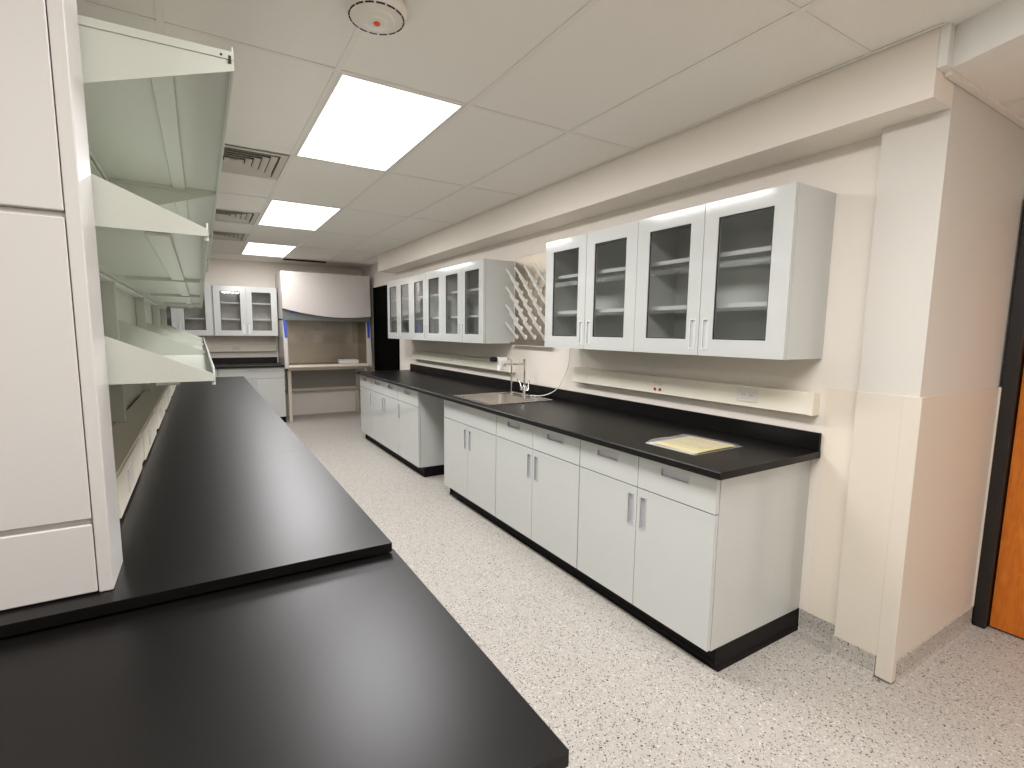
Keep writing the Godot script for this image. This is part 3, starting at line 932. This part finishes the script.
func fume_cabinet() -> void:
	var o := thing("fume_cabinet", "white biological safety cabinet with steel interior on a stand", "fume cabinet", Vector3(1.76, 0, BACK_Z + 0.03))
	# local: back z = 0, front z about 0.74, x from -0.68 to 0.68
	var w := 0.675
	var F := 0.74
	var st := sts()
	box(st, Vector3(-w, 1.62, 0.0), Vector3(w, 2.345, F - 0.05), 0.006)
	put("upper_housing", st, M.hood, o)
	# bulging front panel with a curved lower edge
	st = sts()
	var n := 24
	for i in n:
		var c := []
		for q in [i, i + 1]:
			var u: float = float(q) / n
			var x := lerpf(-w, w, u)
			var yb := 1.655 + 0.125 * pow(absf(u - 0.68) / 0.68, 1.9) if u < 0.68 else 1.655 + 0.03 * pow((u - 0.68) / 0.32, 2.0)
			c.append([x, yb])
		for f in [[F, 1.0], [F - 0.049, -1.0]]:
			quad(st, Vector3(c[0][0], c[0][1], f[0]), Vector3(c[1][0], c[1][1], f[0]), Vector3(c[1][0], 2.34, f[0] - 0.03 * f[1]), Vector3(c[0][0], 2.34, f[0] - 0.03 * f[1]), Vector3(0, 0.04 * f[1], f[1]).normalized())
		flat(st, Vector3(c[0][0], c[0][1], F), Vector3(c[1][0], c[1][1], F), Vector3(c[1][0], c[1][1], F - 0.049), Vector3(c[0][0], c[0][1], F - 0.049), Vector3(0, 2.2, F - 0.02))
		flat(st, Vector3(c[0][0], 2.34, F - 0.03), Vector3(c[1][0], 2.34, F - 0.03), Vector3(c[1][0], 2.34, F - 0.049), Vector3(c[0][0], 2.34, F - 0.049), Vector3(0, 2.0, F - 0.04))
	for s in [-1, 1]:
		var yb := 1.78 if s < 0 else 1.685
		extrude(st, [Vector3(s * w, yb, F), Vector3(s * w, 2.34, F - 0.03), Vector3(s * w, 2.34, F - 0.049), Vector3(s * w, yb, F - 0.049)], Vector3(-s * 0.002, 0, 0))
	var fp := put("front_panel", st, M.hood, o)
	put_box("name_plate", Vector3(0.44, 1.775, F - 0.006), Vector3(0.54, 1.79, F - 0.003), M.stand, fp, 0.001)
	st = sts()
	box(st, Vector3(-w + 0.002, 1.60, F - 0.12), Vector3(w - 0.002, 1.79, F - 0.0495), 0.004)
	var cp := put("control_band", st, M.hood_grey, o)
	put_box("blue_emblem", Vector3(-0.56, 1.715, F - 0.0494), Vector3(-0.41, 1.745, F - 0.046), M.hood_blue, cp, 0.001)
	# side walls, slanting back towards the top of the opening
	for s in [-1, 1]:
		st = sts()
		extrude(st, [Vector3(s * w, 0.86, 0), Vector3(s * w, 0.86, F + 0.02), Vector3(s * w, 0.93, F + 0.02), Vector3(s * w, 1.60, F - 0.06), Vector3(s * w, 1.60, 0)], Vector3(-s * 0.055, 0, 0))
		var sd := put("side_wall", st, M.hood, o)
		st = sts()
		var ss: float = s
		var za := F - 0.0595
		var zb := F - 0.0275
		extrude(st, [Vector3(ss * (w - 0.004), 1.598, za), Vector3(ss * (w - 0.055), 1.598, za), Vector3(ss * (w - 0.055), 1.33, zb), Vector3(ss * (w - 0.02), 1.33, zb)], Vector3(0, 0.0004, 0.003))
		put("blue_panel", st, M.hood_blue, sd)
	# steel chamber
	put_box("chamber_back", Vector3(-w + 0.056, 0.905, 0.1), Vector3(w - 0.056, 1.6, 0.115), M.steel_dull, o)
	put_box("chamber_back", Vector3(-w + 0.056, 1.598, 0.1), Vector3(w - 0.056, 1.61, F - 0.13), M.steel_dull, o)
	for s in [-1, 1]:
		put_box("chamber_side", Vector3(s * (w - 0.056) - 0.002, 0.905, 0.116), Vector3(s * (w - 0.056) + 0.002, 1.597, F - 0.1), M.steel_dull, o)
	put_box("work_surface", Vector3(-w + 0.056, 0.89, 0.1), Vector3(w - 0.056, 0.904, F - 0.05), M.steel_dull, o, 0.002)
	st = sts()
	extrude(st, [Vector3(-w + 0.056, 0.862, F - 0.049), Vector3(-w + 0.056, 0.906, F - 0.049), Vector3(-w + 0.056, 0.91, F - 0.02), Vector3(-w + 0.056, 0.90, F + 0.03), Vector3(-w + 0.056, 0.88, F + 0.045), Vector3(-w + 0.056, 0.862, F + 0.035)], Vector3(2 * (w - 0.056), 0, 0))
	put("air_foil", st, M.stand, o)
	# half-raised sash
	put_box("sash", Vector3(-w + 0.058, 1.24, F - 0.115), Vector3(w - 0.058, 1.597, F - 0.109), M.glass, o)
	put_box("base_pan", Vector3(-w + 0.056, 0.82, 0.0), Vector3(w - 0.056, 0.858, F - 0.05), M.stand, o)
	# stand
	for x in [-0.6, 0.6]:
		for z in [0.06, 0.62]:
			var lg := put_box("leg", Vector3(x - 0.025, 0.02, z - 0.025), Vector3(x + 0.025, 0.819, z + 0.025), M.stand, o, 0.003)
			put_box("foot", Vector3(x - 0.03, 0.0, z - 0.03), Vector3(x + 0.03, 0.0195, z + 0.03), M.stand, lg, 0.003)
	for z in [0.06]:
		put_box("cross_bar", Vector3(-0.574, 0.42, z - 0.02), Vector3(0.574, 0.47, z + 0.02), M.stand, o, 0.003)
	for x in [-0.6, 0.6]:
		put_box("side_bar", Vector3(x - 0.02, 0.42, 0.086), Vector3(x + 0.02, 0.47, 0.594), M.stand, o, 0.003)
	put_box("rear_panel", Vector3(-0.574, 0.472, 0.05), Vector3(0.574, 0.818, 0.06), M.panel_grey, o)
	var b := thing("white_tray", "white box lying on the fume cabinet work surface", "box", Vector3(2.1, 0.9175 - 0.013, BACK_Z + 0.55))
	put_box("tray_body", Vector3(-0.15, 0, -0.1), Vector3(0.15, 0.05, 0.1), M.plastic, b, 0.006)
	put_box("tray_lid", Vector3(-0.154, 0.0505, -0.104), Vector3(0.154, 0.062, 0.104), M.plastic, b, 0.004)

# ------------------------------------------------------------------ island
func build_island() -> void:
	var o := thing("island_bench", "long black topped island bench with shelves above it", "bench")
	var st := sts()
	var y0 := 0.8895
	var y1 := 0.914
	var x1 := 0.402
	var x0 := -1.13
	box(st, Vector3(x0, y0, -2.41), Vector3(x1, y1, -1.2285), 0.0006)
	put("worktop", st, M.black_top, o)
	put_box("worktop", Vector3(x0, y0, -6.555), Vector3(x1, y1, -2.4102), M.black_top, o, 0.0004)
	put_box("base_carcass", Vector3(x0 + 0.05, 0.1, -6.53), Vector3(x1 - 0.05, 0.889, -1.27), M.cabinet, o)
	put_box("toe_kick", Vector3(x0 + 0.12, 0.0, -6.5), Vector3(x1 - 0.12, 0.0995, -1.3), M.kick, o)
	for k in 6:
		var z := -1.29 - k * 0.872
		put_box("door", Vector3(x1 - 0.0495, 0.105, z - 0.868), Vector3(x1 - 0.03, 0.712, z), M.cabinet, o, 0.002)
		put_box("drawer_front", Vector3(x1 - 0.0495, 0.717, z - 0.868), Vector3(x1 - 0.03, 0.875, z), M.cabinet, o, 0.002)
	var d := thing("desk_bench", "lower black worktop in front of the island bench", "bench")
	put_box("worktop", Vector3(-1.13, 0.856, -1.262), Vector3(0.416, 0.8835, -0.4985), M.black_top, d, 0.003)
	put_box("apron", Vector3(-1.08, 0.74, -1.24), Vector3(0.38, 0.8555, -1.22), M.cabinet, d)
	for x in [-1.06, 0.33]:
		for z in [-1.2, -0.57]:
			put_box("leg", Vector3(x - 0.025, 0.0, z - 0.018), Vector3(x + 0.025, 0.8555, z + 0.025), M.cabinet, d, 0.003)
	# white cabinet standing on the bench end
	var c := thing("storage_cabinet", "tall white metal cabinet standing on the near end of the island bench", "cabinet", Vector3(0, 0.9145, 0))
	put_box("body", Vector3(-1.06, 0.0, -1.436), Vector3(-0.188, 1.45, -1.302), M.cabinet_in, c)
	put_box("stile", Vector3(-0.2105, 0.0, -1.4362), Vector3(-0.186, 1.452, -1.286), M.unit, c, 0.002)
	var ys := [0.002, 0.160, 0.772, 1.45]
	for k in 3:
		var st2 := sts()
		var a: float = ys[k] + 0.001
		var b: float = ys[k + 1] - 0.011
		box(st2, Vector3(-1.055, a, -1.3015), Vector3(-0.2125, b, -1.286), 0.002)
		put("front_panel", st2, M.unit, c)
		if k < 2:
			put_box("panel_lip", Vector3(-1.055, b + 0.0005, -1.3015), Vector3(-0.2125, b + 0.010, -1.297), M.unit, c)
	build_shelves()
	# raceway along the island spine
	var r := thing("cable_raceway", "cream cable raceway lying along the island bench below the shelves", "raceway")
	put_box("cover", Vector3(-0.345, 0.922, -6.4), Vector3(-0.228, 1.045, -1.745), M.raceway, r, 0.003)
	put_box("end_plate", Vector3(-0.345, 0.920, -1.7445), Vector3(-0.236, 1.043, -1.73), M.raceway, r, 0.002)
	put_box("foot_rail", Vector3(-0.335, 0.9145, -6.38), Vector3(-0.25, 0.9215, -1.75), M.slot, r)
	var T := Transform3D(Basis(Vector3(0, 0, -1), Vector3(0, 1, 0), Vector3(1, 0, 0)), Vector3(0, 0.985, 0))
	for k in 6:
		var z := -1.99 - k * 0.75
		put_box("cover_plate", Vector3(-0.2278, 0.924, z - 0.36), Vector3(-0.2215, 1.043, z + 0.245), M.raceway, r, 0.001)
		outlet_plate(r, Transform3D(T.basis, Vector3(-0.2215, 0.985, z)), 0.0003)

func build_shelves() -> void:
	var o := thing("shelf_rack", "white metal shelf rack with three tiers above the island bench", "shelf rack", Vector3(0, 0.9145, 0))
	var B := 0.9145
	var joints := [-1.452, -2.775, -4.1, -5.425, -6.53]
	# spine panels and uprights
	for k in 4:
		var za: float = joints[k] - 0.03
		var zb: float = joints[k + 1] + 0.03
		put_box("spine_panel", Vector3(-0.375, 0.012, zb), Vector3(-0.358, 1.16, za), M.shelf_paint, o, 0.002)
	for k in 5:
		var z: float = joints[k] - (0.012 if k == 0 else 0.0)
		put_box("upright", Vector3(-0.357, 0.132, z - 0.022), Vector3(-0.307, 1.215, z + 0.014), M.shelf_paint, o, 0.003)
	# [deck underside, front x, bracket above?]
	var tiers := [[1.338 - B, 0.026, true], [1.692 - B, 0.029, true], [2.098 - B, 0.103, false]]
	for t in tiers:
		var y: float = t[0]
		var xf: float = t[1]
		for k in 4:
			var za: float = joints[k] - 0.006
			var zb: float = joints[k + 1] + 0.0
			var st := sts()
			box(st, Vector3(-0.306, y, zb), Vector3(xf - 0.004, y + 0.004, za))
			# folded front and rear edges
			box(st, Vector3(xf - 0.008, y - 0.012, zb), Vector3(xf - 0.004, y, za))
			box(st, Vector3(-0.306, y - 0.018, zb), Vector3(-0.296, y, za))
			box(st, Vector3(-0.27, y - 0.016, zb + 0.004), Vector3(xf - 0.02, y, zb + 0.01))
			var sh := put("shelf", st, M.shelf_paint, o)
			var xm := -0.1 if t[2] else -0.075
			put_box("stiffener", Vector3(xm, y - 0.010, zb + 0.012), Vector3(xm + 0.05, y - 0.0003, za - 0.004), M.shelf_paint, sh, 0.002)
			put_box("rear_rail", Vector3(-0.356, y - 0.03, zb + 0.024), Vector3(-0.31, y + 0.012, za - 0.024), M.shelf_paint, sh, 0.003)
			put_box("front_lip", Vector3(xf - 0.0035, y - 0.012, zb), Vector3(xf, y + (0.03 if t[2] else 0.045), za), M.pull_white, sh)
		for k in 5:
			var z: float = joints[k]
			var st := sts()
			var poly := []
			if t[2]:
				poly = [Vector3(-0.306, y - 0.002, z), Vector3(xf, y - 0.002, z), Vector3(xf, y + 0.014, z), Vector3(xf - 0.012, y + 0.02, z), Vector3(-0.306, y + 0.162, z)]
			else:
				poly = [Vector3(-0.306, y + 0.022, z), Vector3(xf, y + 0.03, z), Vector3(xf, y - 0.011, z), Vector3(-0.306, y - 0.15, z)]
			extrude(st, poly, Vector3(0, 0, -0.005))
			var br := put("bracket", st, M.shelf_paint, o)
			if not t[2]:
				st = sts()
				extrude(st, [Vector3(-0.306, y + 0.004, z), Vector3(xf - 0.002, y + 0.012, z), Vector3(xf - 0.002, y + 0.03, z), Vector3(-0.306, y + 0.022, z)], Vector3(0, 0, 0.003))
				put("fold", st, M.shelf_paint, br)
				put_box("slot", Vector3(xf - 0.012, y + 0.003, z + 0.0005), Vector3(xf - 0.006, y + 0.02, z + 0.0036), M.slot, br)
				st = sts()
				lathe(st, Vector3(xf - 0.027, y + 0.018, z), [[0.003, 0.0], [0.003, 0.0036], [0.0, 0.0036]], 10, Vector3(0, 0, 1))
				put("bolt", st, M.slot, br)

const LIGHT := 4.2

func _ready() -> void:
	# camera
	var cam := Camera3D.new()
	cam.name = "camera"
	var f := 501.338
	cam.set_frustum(0.05 * 768.0 / f, Vector2(0.05 * 7.891 / f, 0.05 * 6.681 / f), 0.05, 60.0)
	cam.position = Vector3(0, 1.4677, 0)
	cam.basis = Basis.from_euler(Vector3(-0.118182, -0.542549, 0.010455))
	cam.current = true
	add_child(cam)
	# environment: a closed room, no sky
	var env := Environment.new()
	env.background_mode = Environment.BG_COLOR
	env.background_color = Color(0.02, 0.02, 0.02)
	env.tonemap_mode = Environment.TONE_MAPPER_LINEAR
	env.tonemap_exposure = 1.0
	env.sdfgi_enabled = true
	env.ssao_enabled = true
	env.ssil_enabled = true
	var we := WorldEnvironment.new()
	we.environment = env
	we.name = "world_environment"
	add_child(we)
	make_materials()
	build_shell()
	build_ceiling()
	smoke_detector()
	build_counter()
	build_upper_cabinets()
	build_end_wall()
	build_island()
